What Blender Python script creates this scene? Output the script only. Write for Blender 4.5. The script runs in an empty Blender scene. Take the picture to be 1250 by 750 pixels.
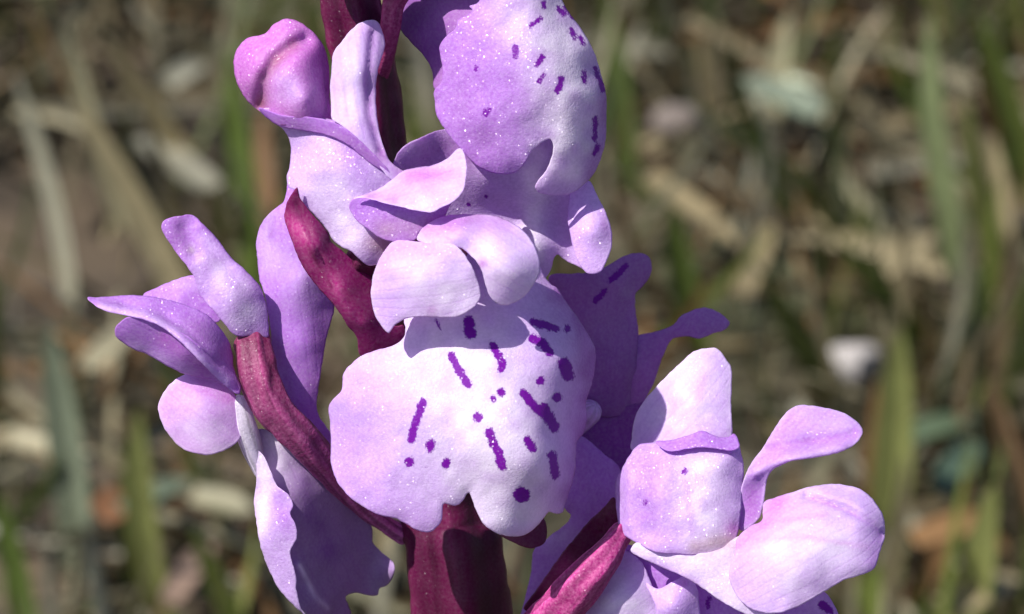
import bpy, math, random
import numpy as np
from mathutils import Vector
from mathutils.geometry import delaunay_2d_cdt

random.seed(7)
rng = np.random.default_rng(7)
scene = bpy.context.scene
COL = scene.collection

# ------------------------------------------------------------------ camera
S = 0.00005                      # metres per photograph pixel at the flower spike
DIST = 0.30                      # camera to the spike
PITCH = math.radians(30.0)       # looking down at the meadow
H = 0.18                         # height of the picture centre above the ground
FWD = np.array([0.0, math.cos(PITCH), -math.sin(PITCH)])
UP = np.array([0.0, math.sin(PITCH), math.cos(PITCH)])
RIGHT = np.array([1.0, 0.0, 0.0])
CAM = np.array([0.0, 0.0, H]) - FWD * DIST
cam = bpy.data.cameras.new('camera')
cam_o = bpy.data.objects.new('camera', cam)
COL.objects.link(cam_o)
cam_o.location = CAM
cam_o.rotation_euler = (math.pi / 2 - PITCH, 0, 0)
cam.sensor_width = 36.0
cam.lens = 36.0 * DIST / (1250 * S)
cam.clip_start = 0.01
cam.clip_end = 3000
cam.dof.use_dof = True
cam.dof.focus_distance = DIST - 110 * S
cam.dof.aperture_fstop = 66
scene.camera = cam_o

# ------------------------------------------------------------------ light
SUN = -0.52 * RIGHT + 0.60 * UP - 0.62 * FWD
SUN = SUN / np.linalg.norm(SUN)
elev = math.asin(SUN[2]); azim = math.atan2(SUN[0], SUN[1])
w = bpy.data.worlds.new('World'); scene.world = w; w.use_nodes = True
nt = w.node_tree
bg = nt.nodes['Background']
sky = nt.nodes.new('ShaderNodeTexSky')
sky.sky_type = 'NISHITA'; sky.sun_disc = False
sky.sun_elevation = elev; sky.sun_rotation = azim % (2 * math.pi)
nt.links.new(sky.outputs[0], bg.inputs[0])
bg.inputs[1].default_value = 0.082
sl = bpy.data.lights.new('sun', 'SUN'); sl.energy = 4.8; sl.angle = math.radians(0.55)
sl.color = (1.0, 0.965, 0.92)
so = bpy.data.objects.new('sun', sl); COL.objects.link(so)
so.rotation_euler = Vector(SUN).to_track_quat('Z', 'Y').to_euler()
so.location = Vector(SUN) * 2
scene.view_settings.view_transform = 'Standard'
scene.view_settings.look = 'None'
scene.view_settings.exposure = 0.6
scene.view_settings.gamma = 1.0

# ------------------------------------------------------------------ helpers
def unproj(p):
    """(x pixel, y pixel, depth towards the camera in pixels) -> world points"""
    p = np.atleast_2d(np.asarray(p, float))
    Z = DIST - p[:, 2] * S
    X = (p[:, 0] - 625) * S * Z / DIST
    Y = (375 - p[:, 1]) * S * Z / DIST
    return CAM + np.outer(X, RIGHT) + np.outer(Y, UP) + np.outer(Z, FWD)

def ground_at(x, y, z=0.0):
    r = FWD * DIST + RIGHT * (x - 625) * S + UP * (375 - y) * S
    return CAM + r * ((z - CAM[2]) / r[2])

def plane_at(x, y, Y):
    r = FWD * DIST + RIGHT * (x - 625) * S + UP * (375 - y) * S
    return CAM + r * ((Y - CAM[1]) / r[1])

def srgb(r, g, b):
    f = lambda c: c / 12.92 if c <= 0.04045 else ((c + 0.055) / 1.055) ** 2.4
    return np.array([f(r / 255), f(g / 255), f(b / 255)])

_ng = rng.uniform(-1, 1, (64, 64))
def vnoise(x, y, seed=0):
    x = np.asarray(x, float) + seed * 17.3; y = np.asarray(y, float) + seed * 9.1
    ix = np.floor(x).astype(int); iy = np.floor(y).astype(int)
    fx = x - ix; fy = y - iy
    fx = fx * fx * (3 - 2 * fx); fy = fy * fy * (3 - 2 * fy)
    g = lambda a, b: _ng[a % 64, b % 64]
    return (g(ix, iy) * (1 - fx) * (1 - fy) + g(ix + 1, iy) * fx * (1 - fy)
            + g(ix, iy + 1) * (1 - fx) * fy + g(ix + 1, iy + 1) * fx * fy)

ORIGIN = {}
def link(name, verts, faces, mat, parent=None, origin=None, smooth=True, attrs=None):
    """one mesh object; verts are world points, stored about origin"""
    verts = np.asarray(verts, float)
    if origin is None:
        origin = ORIGIN[parent.name] if parent is not None else verts.mean(0)
    origin = np.asarray(origin, float)
    me = bpy.data.meshes.new(name)
    me.from_pydata([tuple(v) for v in (verts - origin)], [], faces)
    if smooth:
        me.polygons.foreach_set('use_smooth', [True] * len(me.polygons))
    if attrs:
        for k, a in attrs.items():
            a = np.asarray(a, float)
            if a.ndim == 2:
                at = me.attributes.new(k, 'FLOAT_COLOR', 'POINT')
                at.data.foreach_set('color', np.c_[a, np.ones(len(a))].ravel())
            else:
                at = me.attributes.new(k, 'FLOAT', 'POINT')
                at.data.foreach_set('value', a)
    me.materials.append(mat)
    me.update()
    o = bpy.data.objects.new(name, me); COL.objects.link(o)
    if parent is not None:
        o.parent = parent
        o.location = origin - ORIGIN[parent.name]
    else:
        o.location = origin
    ORIGIN[o.name] = origin
    return o

def tag(o, label=None, cat=None, group=None, kind=None):
    for k, v in (('label', label), ('category', cat), ('group', group), ('kind', kind)):
        if v: o[k] = v
    return o

def crom(pts, closed=True, step=3.0):
    P = np.asarray(pts, float); n = len(P); out = []
    rngi = range(n) if closed else range(n - 1)
    for i in rngi:
        if closed:
            a, b, c, d = P[i - 1], P[i], P[(i + 1) % n], P[(i + 2) % n]
        else:
            a, b, c, d = P[max(i - 1, 0)], P[i], P[i + 1], P[min(i + 2, n - 1)]
        k = max(1, int(round(np.linalg.norm(c - b) / step)))
        for j in range(k):
            t = j / k
            out.append(0.5 * (2 * b + (c - a) * t + (2 * a - 5 * b + 4 * c - d) * t * t + (3 * b - a - 3 * c + d) * t ** 3))
    if not closed: out.append(P[-1])
    return np.array(out)

def seg_dist(pts, poly, closed=False):
    """distance of every point to a polyline"""
    A = np.asarray(poly, float); B = np.roll(A, -1, 0)
    if not closed:
        if len(A) == 1: return np.linalg.norm(pts - A[0], axis=1)
        A, B = A[:-1], B[:-1]
    best = np.full(len(pts), 1e9)
    for a, b in zip(A, B):
        ab = b - a; L = max(ab @ ab, 1e-9)
        t = np.clip(((pts - a) @ ab) / L, 0, 1)
        q = pts - a - t[:, None] * ab
        best = np.minimum(best, (q * q).sum(1))
    return np.sqrt(best)

def inside(pts, poly):
    x, y = pts[:, 0], pts[:, 1]; r = np.zeros(len(pts), bool)
    x0, y0 = poly[-1]
    for x1, y1 in poly:
        if y1 != y0:
            c = ((y1 > y) != (y0 > y)) & (x < (x0 - x1) * (y - y1) / (y0 - y1) + x1)
            r ^= c
        x0, y0 = x1, y1
    return r

def tps(ctrl, pts, smooth=30.0):
    C = np.asarray(ctrl, float); n = len(C)
    sc = 100.0
    X = C[:, :2] / sc; Q = pts / sc
    def k(r2): return 0.5 * r2 * np.log(r2 + 1e-12)
    r2 = ((X[:, None] - X[None]) ** 2).sum(-1)
    P = np.c_[np.ones(n), X]
    M = np.zeros((n + 3, n + 3)); M[:n, :n] = k(r2) + np.eye(n) * smooth * 1e-4
    M[:n, n:] = P; M[n:, :n] = P.T
    s = np.linalg.solve(M, np.r_[C[:, 2], 0, 0, 0])
    r2 = ((Q[:, None] - X[None]) ** 2).sum(-1)
    return k(r2) @ s[:n] + np.c_[np.ones(len(Q)), Q] @ s[n:]

def sheet(name, outline, depth, mat, parent, col, paint=(), spots=(), thick=3.6, spacing=4.0,
          roll=5.0, rollw=6.0, wave=2.0, seed=1, label=None, ragged=0.5, edge=None, flat=0.78, crease=(), veins=None):
    """a petal: a curved sheet of real thickness inside a smooth outline, thinner at its margin"""
    ol = crom(outline, True, 2.2)
    n0 = len(ol)
    ol = ol + ragged * np.c_[vnoise(ol[:, 0] / 5, ol[:, 1] / 5, seed), vnoise(ol[:, 0] / 5, ol[:, 1] / 5, seed + 3)]
    lo, hi = ol.min(0), ol.max(0)
    gx = np.arange(lo[0], hi[0], spacing); gy = np.arange(lo[1], hi[1], spacing * 0.87)
    G = np.array([(x + (spacing / 2 if j % 2 else 0), y) for j, y in enumerate(gy) for x in gx])
    G = G + rng.uniform(-.12, .12, G.shape) * spacing
    G = G[inside(G, ol)]
    d = seg_dist(G, ol, True)
    G = G[d > 6.2]
    tn = np.roll(ol, -1, 0) - np.roll(ol, 1, 0); tn /= np.linalg.norm(tn, axis=1)[:, None] + 1e-9
    nr = np.c_[-tn[:, 1], tn[:, 0]]
    ar = 0.5 * np.sum(ol[:, 0] * np.roll(ol[:, 1], -1) - np.roll(ol[:, 0], -1) * ol[:, 1])
    nr = nr * (1 if ar > 0 else -1)
    rings = []
    for off, keep, skip in ((1.8, 1.3, 1), (4.2, 3.4, 2)):          # two clean rows of points along the margin
        q = (ol + nr * off)[::skip]; q = q[inside(q, ol)]
        rings.append(q[seg_dist(q, ol, True) > keep])
    pts = np.r_[ol, rings[0], rings[1], G]
    res = delaunay_2d_cdt([Vector(p) for p in pts], [], [list(range(n0))], 1, 1e-5)
    V = np.array([tuple(v) for v in res[0]]); T = [tuple(f) for f in res[2]]
    cr = lambda a, b, c: (V[b][0] - V[a][0]) * (V[c][1] - V[a][1]) - (V[b][1] - V[a][1]) * (V[c][0] - V[a][0])
    T = [t if cr(*t) < 0 else (t[0], t[2], t[1]) for t in T]      # facing the camera
    ed = seg_dist(V, ol, True)
    z = tps(depth, V)
    D3 = np.asarray(depth, float); A3 = np.c_[np.ones(len(D3)), D3[:, :2]]
    pl = np.c_[np.ones(len(V)), V] @ np.linalg.lstsq(A3, D3[:, 2], rcond=None)[0]
    z = pl + flat * (z - pl)
    roll *= 0.35
    for poly, wd, amp in crease:
        z = z + amp * np.exp(-(seg_dist(V, poly) / wd) ** 2)
    z = z - roll * np.exp(-(ed / rollw) ** 1.5)
    z = z + wave * vnoise(V[:, 0] / 38, V[:, 1] / 38, seed) + 0.35 * wave * vnoise(V[:, 0] / 13, V[:, 1] / 13, seed + 1)
    z = z + 0.8 * wave * np.exp(-ed / 10) * vnoise(V[:, 0] / 17, V[:, 1] / 17, seed + 2)
    c = np.tile(np.asarray(col, float), (len(V), 1))
    if edge is not None:
        k = np.exp(-(ed / edge[1]))[:, None] * edge[2]; c = c * (1 - k) + np.asarray(edge[0]) * k
    for poly, wd, pc, wt in paint:
        k = (wt * np.exp(-(seg_dist(V, poly) / wd) ** 2))
        k = np.clip(k * (1 + 0.45 * vnoise(V[:, 0] / 16, V[:, 1] / 16, seed + 5)), 0, 1)[:, None]
        c = c * (1 - k) + np.asarray(pc) * k
    sp = np.full(len(V), 60.0)
    for poly, r in spots:
        sp = np.minimum(sp, seg_dist(V, poly) - r)
    cm = V - V.mean(0); ev, em = np.linalg.eigh(cm.T @ cm)
    if veins is not None: em = np.array([[-veins[1], veins[0]], [veins[0], veins[1]]]) / np.hypot(*veins)
    across = cm @ em[:, 0]; along = cm @ em[:, 1]
    ax_n = np.abs(along).max()
    vein = across / (0.55 + 0.45 * np.cos(np.clip(along / ax_n, -1, 1) * 1.2)) / 13.0
    P = unproj(np.c_[V, z])
    Ta = np.array(T)
    fn = np.cross(P[Ta[:, 1]] - P[Ta[:, 0]], P[Ta[:, 2]] - P[Ta[:, 0]])
    N = np.zeros_like(P)
    for k in range(3): np.add.at(N, Ta[:, k], fn)
    N /= np.linalg.norm(N, axis=1)[:, None] + 1e-20
    th = thick * S * (0.12 + 0.88 * np.sqrt(1 - (1 - np.clip(ed / (thick * 3.0), 0, 1)) ** 2))
    Bk = P - N * th[:, None]
    nV = len(P)
    cnt = {}
    for a, b, q in T:
        for e in ((a, b), (b, q), (q, a)): cnt[e] = 1
    rim = [e for e in cnt if (e[1], e[0]) not in cnt]
    F = list(T) + [(a + nV, q + nV, b + nV) for a, b, q in T] + [(b, a, a + nV, b + nV) for a, b in rim]
    o = link(name, np.r_[P, Bk], F, mat, parent, attrs={'col': np.r_[c, c], 'spot': np.r_[sp, sp + 3], 'vein': np.r_[vein, vein]})
    if label: o['label'] = label
    return o

def tube(name, pts, radii, mat, parent, col, world=False, ribs=0, ribamp=0.0, twist=0.0, flat=1.0, seg=28,
         paint=(), noise=0.03, step=5.0, seed=2, origin=None, label=None, col2=None):
    """a tapering, ribbed, rounded-off stalk"""
    P = np.asarray(pts, float)
    W = P if world else unproj(P)
    k = np.c_[W / S, np.asarray(radii, float)]
    C = crom(k, False, step)
    A, R = C[:, :3], np.maximum(C[:, 3], 0.3)
    Tn = np.gradient(A, axis=0); Tn /= np.linalg.norm(Tn, axis=1)[:, None]
    u = np.cross(Tn[0], FWD); u /= np.linalg.norm(u)
    vs = []; cs = []
    L = np.r_[0, np.cumsum(np.linalg.norm(np.diff(A, axis=0), axis=1))]
    n = len(A); th = np.linspace(0, 2 * math.pi, seg, endpoint=False)
    c2 = np.asarray(col if col2 is None else col2, float)
    for i in range(n):
        u = u - Tn[i] * (u @ Tn[i]); u /= np.linalg.norm(u); v = np.cross(Tn[i], u)
        e = min(L[i], L[-1] - L[i]) / max(R[i], 1e-6)
        cap = math.sqrt(max(0.02, 1 - (1 - min(e, 1)) ** 2))
        a = th + twist * L[i] / L[-1]
        r = R[i] * cap * (1 + ribamp * np.cos(ribs * th) + noise * vnoise(th * 2 + 50, np.full(seg, L[i] / 18), seed))
        vs.append(A[i] + np.outer(np.cos(a) * r, u) + np.outer(np.sin(a) * r * flat, v))
        t = L[i] / L[-1]
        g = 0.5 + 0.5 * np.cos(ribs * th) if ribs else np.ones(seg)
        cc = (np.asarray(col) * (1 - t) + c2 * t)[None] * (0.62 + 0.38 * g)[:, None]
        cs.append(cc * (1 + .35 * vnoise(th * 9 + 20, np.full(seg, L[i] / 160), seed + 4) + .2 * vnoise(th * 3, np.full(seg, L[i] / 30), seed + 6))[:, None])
    V = np.concatenate(vs) * S; c = np.concatenate(cs)
    F = [(i * seg + j, i * seg + (j + 1) % seg, (i + 1) * seg + (j + 1) % seg, (i + 1) * seg + j) for i in range(n - 1) for j in range(seg)]
    F += [tuple(range(seg))[::-1], tuple((n - 1) * seg + j for j in range(seg))]
    o = link(name, V, F, mat, parent, origin=origin, attrs={'col': c, 'spot': np.full(len(V), 60.0)})
    if label: o['label'] = label
    return o

# ------------------------------------------------------------------ materials
def new_mat(name):
    m = bpy.data.materials.new(name); m.use_nodes = True
    return m, m.node_tree.nodes, m.node_tree.links

def petal_mat(name, rough=0.5, bump=0.35, cell=6500.0, trans=0.44, spec=0.2, speck=0.10, tint=None, und_amp=0.3, glint=0.010, vein_amt=0.2):
    m, N, L = new_mat(name)
    p = N['Principled BSDF']; out = N['Material Output']
    tc = N.new('ShaderNodeTexCoord')
    at = N.new('ShaderNodeAttribute'); at.attribute_name = 'col'
    sp = N.new('ShaderNodeAttribute'); sp.attribute_name = 'spot'
    def noise(scale, detail=2.0, rough_=0.55):
        n = N.new('ShaderNodeTexNoise'); n.inputs['Scale'].default_value = scale
        n.inputs['Detail'].default_value = detail; n.inputs['Roughness'].default_value = rough_
        L.new(tc.outputs['Object'], n.inputs['Vector']); return n
    def math_(op, a, b=None, c=None):
        n = N.new('ShaderNodeMath'); n.operation = op
        for i, q in enumerate((a, b, c)):
            if q is None: continue
            if hasattr(q, 'is_linked'): L.new(q, n.inputs[i])
            else: n.inputs[i].default_value = q
        return n.outputs[0]
    # mottled pigment
    big = noise(700, 3); fine = noise(5200, 2)
    v = math_('ADD', math_('MULTIPLY_ADD', big.outputs['Fac'], 0.30, 0.85), math_('MULTIPLY_ADD', fine.outputs['Fac'], speck * 2, -speck))
    hsv = N.new('ShaderNodeHueSaturation')
    L.new(at.outputs['Color'], hsv.inputs['Color']); L.new(v, hsv.inputs['Value'])
    L.new(math_('MULTIPLY_ADD', fine.outputs['Fac'], -0.5, 1.25), hsv.inputs['Saturation'])
    va = N.new('ShaderNodeAttribute'); va.attribute_name = 'vein'
    wob = noise(260, 3)
    vs_ = math_('SINE', math_('MULTIPLY', math_('ADD', va.outputs['Fac'], math_('MULTIPLY', wob.outputs['Fac'], 1.1)), 6.283))
    vline = math_('MULTIPLY', math_('POWER', math_('MULTIPLY_ADD', vs_, .5, .5), 7.0), math_('MULTIPLY_ADD', big.outputs['Fac'], 2.0, -.45))
    vline = math_('MULTIPLY', math_('MAXIMUM', vline, 0.0), vein_amt)
    vmx = N.new('ShaderNodeMixRGB'); vmx.blend_type = 'MULTIPLY'; vmx.inputs[2].default_value = (.72, .42, .82, 1)
    L.new(vline, vmx.inputs[0]); L.new(hsv.outputs[0], vmx.inputs[1])
    # spots with a cellular, bleeding margin
    sn = noise(7600, 2, 0.7); sn2 = noise(2400, 2)
    sd = math_('ADD', sp.outputs['Fac'], math_('MULTIPLY_ADD', sn.outputs['Fac'], 6.5, -3.0))
    sd = math_('ADD', sd, math_('MULTIPLY_ADD', sn2.outputs['Fac'], 7.0, -3.3))
    mr = N.new('ShaderNodeMapRange'); mr.interpolation_type = 'SMOOTHSTEP'
    mr.inputs[1].default_value = -1.2; mr.inputs[2].default_value = 1.2; mr.inputs[3].default_value = 1.0; mr.inputs[4].default_value = 0.0
    L.new(sd, mr.inputs[0])
    mx = N.new('ShaderNodeMixRGB'); L.new(mr.outputs[0], mx.inputs[0]); L.new(vmx.outputs[0], mx.inputs[1])
    mx.inputs[2].default_value = (0.215, 0.006, 0.37, 1)
    base = mx.outputs[0]
    L.new(base, p.inputs['Base Color'])
    p.inputs['Roughness'].default_value = rough
    p.inputs['Specular IOR Level'].default_value = spec
    # papillae: fine relief, and single cells that catch the sun
    und = noise(900, 3); pn = noise(cell, 2, 0.7)
    hh = math_('ADD', math_('MULTIPLY', pn.outputs['Fac'], 0.5), math_('MULTIPLY', und.outputs['Fac'], und_amp))
    hh = math_('ADD', hh, math_('MULTIPLY', vline, -1.1))
    bp = N.new('ShaderNodeBump'); bp.inputs['Strength'].default_value = bump
    bp.inputs['Distance'].default_value = 0.00012
    L.new(hh, bp.inputs['Height']); L.new(bp.outputs[0], p.inputs['Normal'])
    tr = N.new('ShaderNodeBsdfTranslucent')
    if tint is None: L.new(base, tr.inputs['Color'])
    else:
        tm = N.new('ShaderNodeMixRGB'); tm.blend_type = 'MULTIPLY'; tm.inputs[0].default_value = 1
        L.new(base, tm.inputs[1]); tm.inputs[2].default_value = (*tint, 1); L.new(tm.outputs[0], tr.inputs['Color'])
    L.new(bp.outputs[0], tr.inputs['Normal'])
    ms = N.new('ShaderNodeMixShader'); ms.inputs[0].default_value = trans
    L.new(p.outputs[0], ms.inputs[1]); L.new(tr.outputs[0], ms.inputs[2])
    vo = N.new('ShaderNodeTexVoronoi'); vo.inputs['Scale'].default_value = 12500
    L.new(tc.outputs['Object'], vo.inputs['Vector'])
    def vm(op, *q):
        n = N.new('ShaderNodeVectorMath'); n.operation = op
        for i, x in enumerate(q):
            if hasattr(x, 'is_linked'): L.new(x, n.inputs[i])
            else: n.inputs[i].default_value = x
        return n.outputs[0]
    geo = N.new('ShaderNodeNewGeometry')
    jit = vm('MULTIPLY', vm('SUBTRACT', vo.outputs['Color'], (.5, .5, .5)), (1.3, 1.3, 1.3))
    nn = vm('NORMALIZE', vm('ADD', geo.outputs['Normal'], jit))
    gl = N.new('ShaderNodeBsdfGlossy'); gl.inputs['Roughness'].default_value = 0.27
    gl.inputs['Color'].default_value = (1, .97, 1, 1); L.new(nn, gl.inputs['Normal'])
    patch = noise(420, 2)
    pm = N.new('ShaderNodeMapRange'); pm.inputs[1].default_value = .38; pm.inputs[2].default_value = .66
    pm.inputs[3].default_value = glint * .25; pm.inputs[4].default_value = glint
    L.new(patch.outputs['Fac'], pm.inputs[0])
    m2 = N.new('ShaderNodeMixShader'); L.new(pm.outputs[0], m2.inputs[0])
    L.new(ms.outputs[0], m2.inputs[1]); L.new(gl.outputs[0], m2.inputs[2]); L.new(m2.outputs[0], out.inputs['Surface'])
    return m

M_PETAL = petal_mat('petal_lilac', tint=(1.0, 0.8, 1.0))
M_GLINT = petal_mat('petal_papillose', rough=0.48, bump=0.6, cell=6000, speck=0.16, spec=0.3, tint=(1.0, 0.8, 1.0), glint=0.022, vein_amt=0.05)
M_LIP = petal_mat('petal_lip', tint=(1.0, 0.8, 1.0), vein_amt=0.0, speck=0.13, bump=0.5, glint=0.014)
M_STEM = petal_mat('stem_maroon', rough=0.38, bump=0.3, cell=5200, trans=0.04, speck=0.22, vein_amt=0.0, glint=0.004)
M_OVARY = petal_mat('ovary_magenta', rough=0.5, bump=0.8, cell=4200, trans=0.08, speck=0.5, vein_amt=0.0, glint=0.006, und_amp=.5)

def leaf_mat(name, rough=0.55, trans=0.2):
    m, N, L = new_mat(name)
    p = N['Principled BSDF']; out = N['Material Output']
    at = N.new('ShaderNodeAttribute'); at.attribute_name = 'col'
    tc = N.new('ShaderNodeTexCoord')
    n = N.new('ShaderNodeTexNoise'); n.inputs['Scale'].default_value = 260; n.inputs['Detail'].default_value = 4
    L.new(tc.outputs['Object'], n.inputs['Vector'])
    r = N.new('ShaderNodeMapRange'); r.inputs[3].default_value = 0.6; r.inputs[4].default_value = 1.4
    L.new(n.outputs['Fac'], r.inputs[0])
    h = N.new('ShaderNodeHueSaturation'); L.new(at.outputs['Color'], h.inputs['Color']); L.new(r.outputs[0], h.inputs['Value'])
    L.new(h.outputs[0], p.inputs['Base Color']); p.inputs['Roughness'].default_value = rough
    p.inputs['Specular IOR Level'].default_value = 0.3
    tr = N.new('ShaderNodeBsdfTranslucent'); L.new(h.outputs[0], tr.inputs['Color'])
    ms = N.new('ShaderNodeMixShader'); ms.inputs[0].default_value = trans
    L.new(p.outputs[0], ms.inputs[1]); L.new(tr.outputs[0], ms.inputs[2]); L.new(ms.outputs[0], out.inputs['Surface'])
    return m
M_LEAF = leaf_mat('grass_leaf', 0.55, 0.32); M_STRAW = leaf_mat('dry_straw', 0.6, 0.1); M_STONE = leaf_mat('pebble_stone', 0.85, 0.0)

m_ground, N, L = new_mat('meadow_soil')
tc = N.new('ShaderNodeTexCoord')
n1 = N.new('ShaderNodeTexNoise'); n1.inputs['Scale'].default_value = 45; n1.inputs['Detail'].default_value = 8
n2 = N.new('ShaderNodeTexNoise'); n2.inputs['Scale'].default_value = 9; n2.inputs['Detail'].default_value = 5
L.new(tc.outputs['Object'], n1.inputs['Vector']); L.new(tc.outputs['Object'], n2.inputs['Vector'])
cr1 = N.new('ShaderNodeValToRGB')
cr1.color_ramp.elements[0].position = 0.32; cr1.color_ramp.elements[0].color = (0.014, 0.010, 0.006, 1)
cr1.color_ramp.elements[1].position = 0.72; cr1.color_ramp.elements[1].color = (0.11, 0.078, 0.048, 1)
L.new(n1.outputs['Fac'], cr1.inputs[0])
gm = N.new('ShaderNodeMixRGB'); gm.inputs[2].default_value = (0.045, 0.06, 0.02, 1)
mr = N.new('ShaderNodeMapRange'); mr.inputs[1].default_value = 0.48; mr.inputs[2].default_value = 0.62; mr.inputs[4].default_value = 0.6
L.new(n2.outputs['Fac'], mr.inputs[0]); L.new(mr.outputs[0], gm.inputs[0]); L.new(cr1.outputs[0], gm.inputs[1])
L.new(gm.outputs[0], N['Principled BSDF'].inputs['Base Color']); N['Principled BSDF'].inputs['Roughness'].default_value = 0.95
bp = N.new('ShaderNodeBump'); bp.inputs['Distance'].default_value = 0.004; bp.inputs['Strength'].default_value = 0.8
L.new(n1.outputs['Fac'], bp.inputs['Height']); L.new(bp.outputs[0], N['Principled BSDF'].inputs['Normal'])

# ------------------------------------------------------------------ ground sheet
def gh(x, y):
    f = np.exp(-(np.maximum(np.hypot(x, y - 0.3) - 0.9, 0) / 0.6) ** 2)
    return f * (0.006 * vnoise(x * 22, y * 22, 3) + 0.003 * vnoise(x * 60, y * 60, 4)) - 0.006 * f
ax = np.linspace(-0.5, 0.5, 101)
far = 0.5 * 1.28 ** np.arange(1, 31)
gx = np.r_[-far[::-1], ax, far]
gyv = np.r_[-0.3 - (far[::-1] - 0.5) - 0.02, np.linspace(-0.3, 0.8, 111), 0.8 + (far - 0.5) + 0.02]
XX, YY = np.meshgrid(gx, gyv)
V = np.c_[XX.ravel(), YY.ravel(), gh(XX, YY).ravel()]
nx = len(gx)
F = [(j * nx + i, j * nx + i + 1, (j + 1) * nx + i + 1, (j + 1) * nx + i) for j in range(len(gyv) - 1) for i in range(nx - 1)]
tag(link('ground', V, F, m_ground, origin=(0, 0, 0)), kind='structure')

# ------------------------------------------------------------------ orchid
C_LIL = np.array([0.54, 0.255, 0.72]); C_LIL2 = np.array([0.47, 0.21, 0.58])
C_PALE = np.array([0.70, 0.485, 0.85]); C_WHITE = np.array([0.87, 0.79, 0.92])
C_MAG = np.array([0.50, 0.12, 0.54]); C_PINK = np.array([0.66, 0.27, 0.68]); C_DEEP = np.array([0.26, 0.09, 0.40])
C_STEM = np.array([0.105, 0.012, 0.050]); C_OVA = np.array([0.24, 0.035, 0.105]); C_BRACT = np.array([0.17, 0.018, 0.09])
C_ROSE = np.array([0.46, 0.065, 0.24])

# the stalk, down to the soil
st = unproj([(385, -330, 130), (402, -160, 90), (425, 0, 48), (447, 100, 25), (458, 190, 2), (485, 320, -28), (510, 440, -55), (545, 620, -95), (563, 750, -125)])
pb = st[-1]; tb = (st[-1] - st[-2]); tb /= np.linalg.norm(tb)
base = np.array([pb[0] + 0.004, pb[1] + 0.022, 0.0])
low = []
for t in (0.25, 0.5, 0.75, 1.0):
    q = pb + tb * 0.05
    low.append((1 - t) ** 2 * pb + 2 * t * (1 - t) * np.array([q[0], q[1] + 0.005, q[2]]) + t * t * (base + np.array([0, 0, -0.012])))
plant = bpy.data.objects.new('wild_orchid', None); COL.objects.link(plant)
plant.location = base; plant.empty_display_size = 0.02; ORIGIN['wild_orchid'] = base
tag(plant, 'wild orchid with lilac purple spotted flowers on a dark maroon stem', 'orchid')
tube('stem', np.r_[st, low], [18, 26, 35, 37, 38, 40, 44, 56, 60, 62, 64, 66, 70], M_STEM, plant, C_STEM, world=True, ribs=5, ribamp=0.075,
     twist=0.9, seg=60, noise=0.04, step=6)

def flower(label, pts, radii, col, mat=None, **k):
    o = tube('flower', pts, radii, mat or M_OVARY, plant, col, origin=unproj([pts[-1]])[0], **k)
    o['label'] = label
    return o

# --- central flower
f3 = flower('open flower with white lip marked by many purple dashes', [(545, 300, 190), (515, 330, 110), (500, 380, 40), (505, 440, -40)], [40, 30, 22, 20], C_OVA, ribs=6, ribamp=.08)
lip3 = [(495, 400), (494, 409), (489, 416), (478, 423), (462, 427), (446, 432), (440, 435), (430, 443), (420, 455), (418, 466), (416, 478), (406, 488), (401, 498), (403, 520), (404, 545), (404, 565), (407, 577), (414, 592), (428, 608), (443, 618), (456, 626), (468, 630), (482, 633), (498, 641), (510, 648), (524, 650), (534, 643), (540, 632), (541, 616), (550, 617), (559, 617), (566, 610), (572.5, 602), (580, 620), (587, 635), (597, 646), (612, 653), (628, 655), (643, 652), (655, 643), (664, 632), (670, 625), (680, 628), (687, 625), (690, 615), (697, 595), (702, 575), (703, 556), (704, 540), (712, 530), (717, 512), (715, 495), (717, 485), (722, 470), (726, 450), (727, 428), (720, 412), (708, 392), (692, 370), (680, 352), (668, 342), (640, 300), (580, 290), (520, 310), (500, 350), (493, 385)]
z3 = [(570, 480, 195), (500, 500, 185), (430, 500, 150), (403, 520, 120), (440, 440, 150), (450, 600, 160), (520, 645, 165), (541, 617, 178), (573, 603, 180), (620, 600, 190), (630, 653, 160), (650, 480, 186), (690, 500, 140), (716, 512, 72), (727, 440, 55), (710, 400, 88), (682, 600, 130), (688, 622, 85), (703, 556, 80), (660, 400, 142), (570, 400, 168), (500, 405, 160), (580, 300, 110), (520, 320, 110), (670, 345, 100), (475, 424, 155), (640, 420, 165), (695, 440, 140), (688, 560, 140)]
sp3 = [([(532, 391), (539, 404)], 2.2), ([(572, 392), (574, 408)], 7.5), ([(551, 434), (557, 446), (563, 456), (572, 470)], 5.2), ([(601, 421), (608, 434), (614, 447)], 5.2), ([(612, 452)], 5), ([(516, 491), (511, 506), (506, 520), (502, 538)], 5.2), ([(526, 541), (525, 547)], 5.5), ([(500, 564)], 7), ([(545, 564), (543, 567)], 5.5), ([(520, 570)], 2), ([(602, 487)], 5.2), ([(612, 479)], 5.5), ([(583, 509)], 6.5), ([(597, 527), (603, 543), (609, 553), (613, 570)], 6), ([(651, 393), (665, 397), (678, 401)], 5), ([(692, 402)], 5), ([(650, 413), (662, 418), (671, 430)], 6), ([(689, 444), (693, 458)], 8.5), ([(660, 465)], 6), ([(680, 485)], 6.5), ([(640, 480), (648, 492), (660, 504)], 6), ([(664, 500), (671, 512), (676, 522)], 7.5), ([(644, 537), (650, 548)], 5.5), ([(674, 556), (678, 580)], 6), ([(637, 604)], 10.5)]
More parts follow.
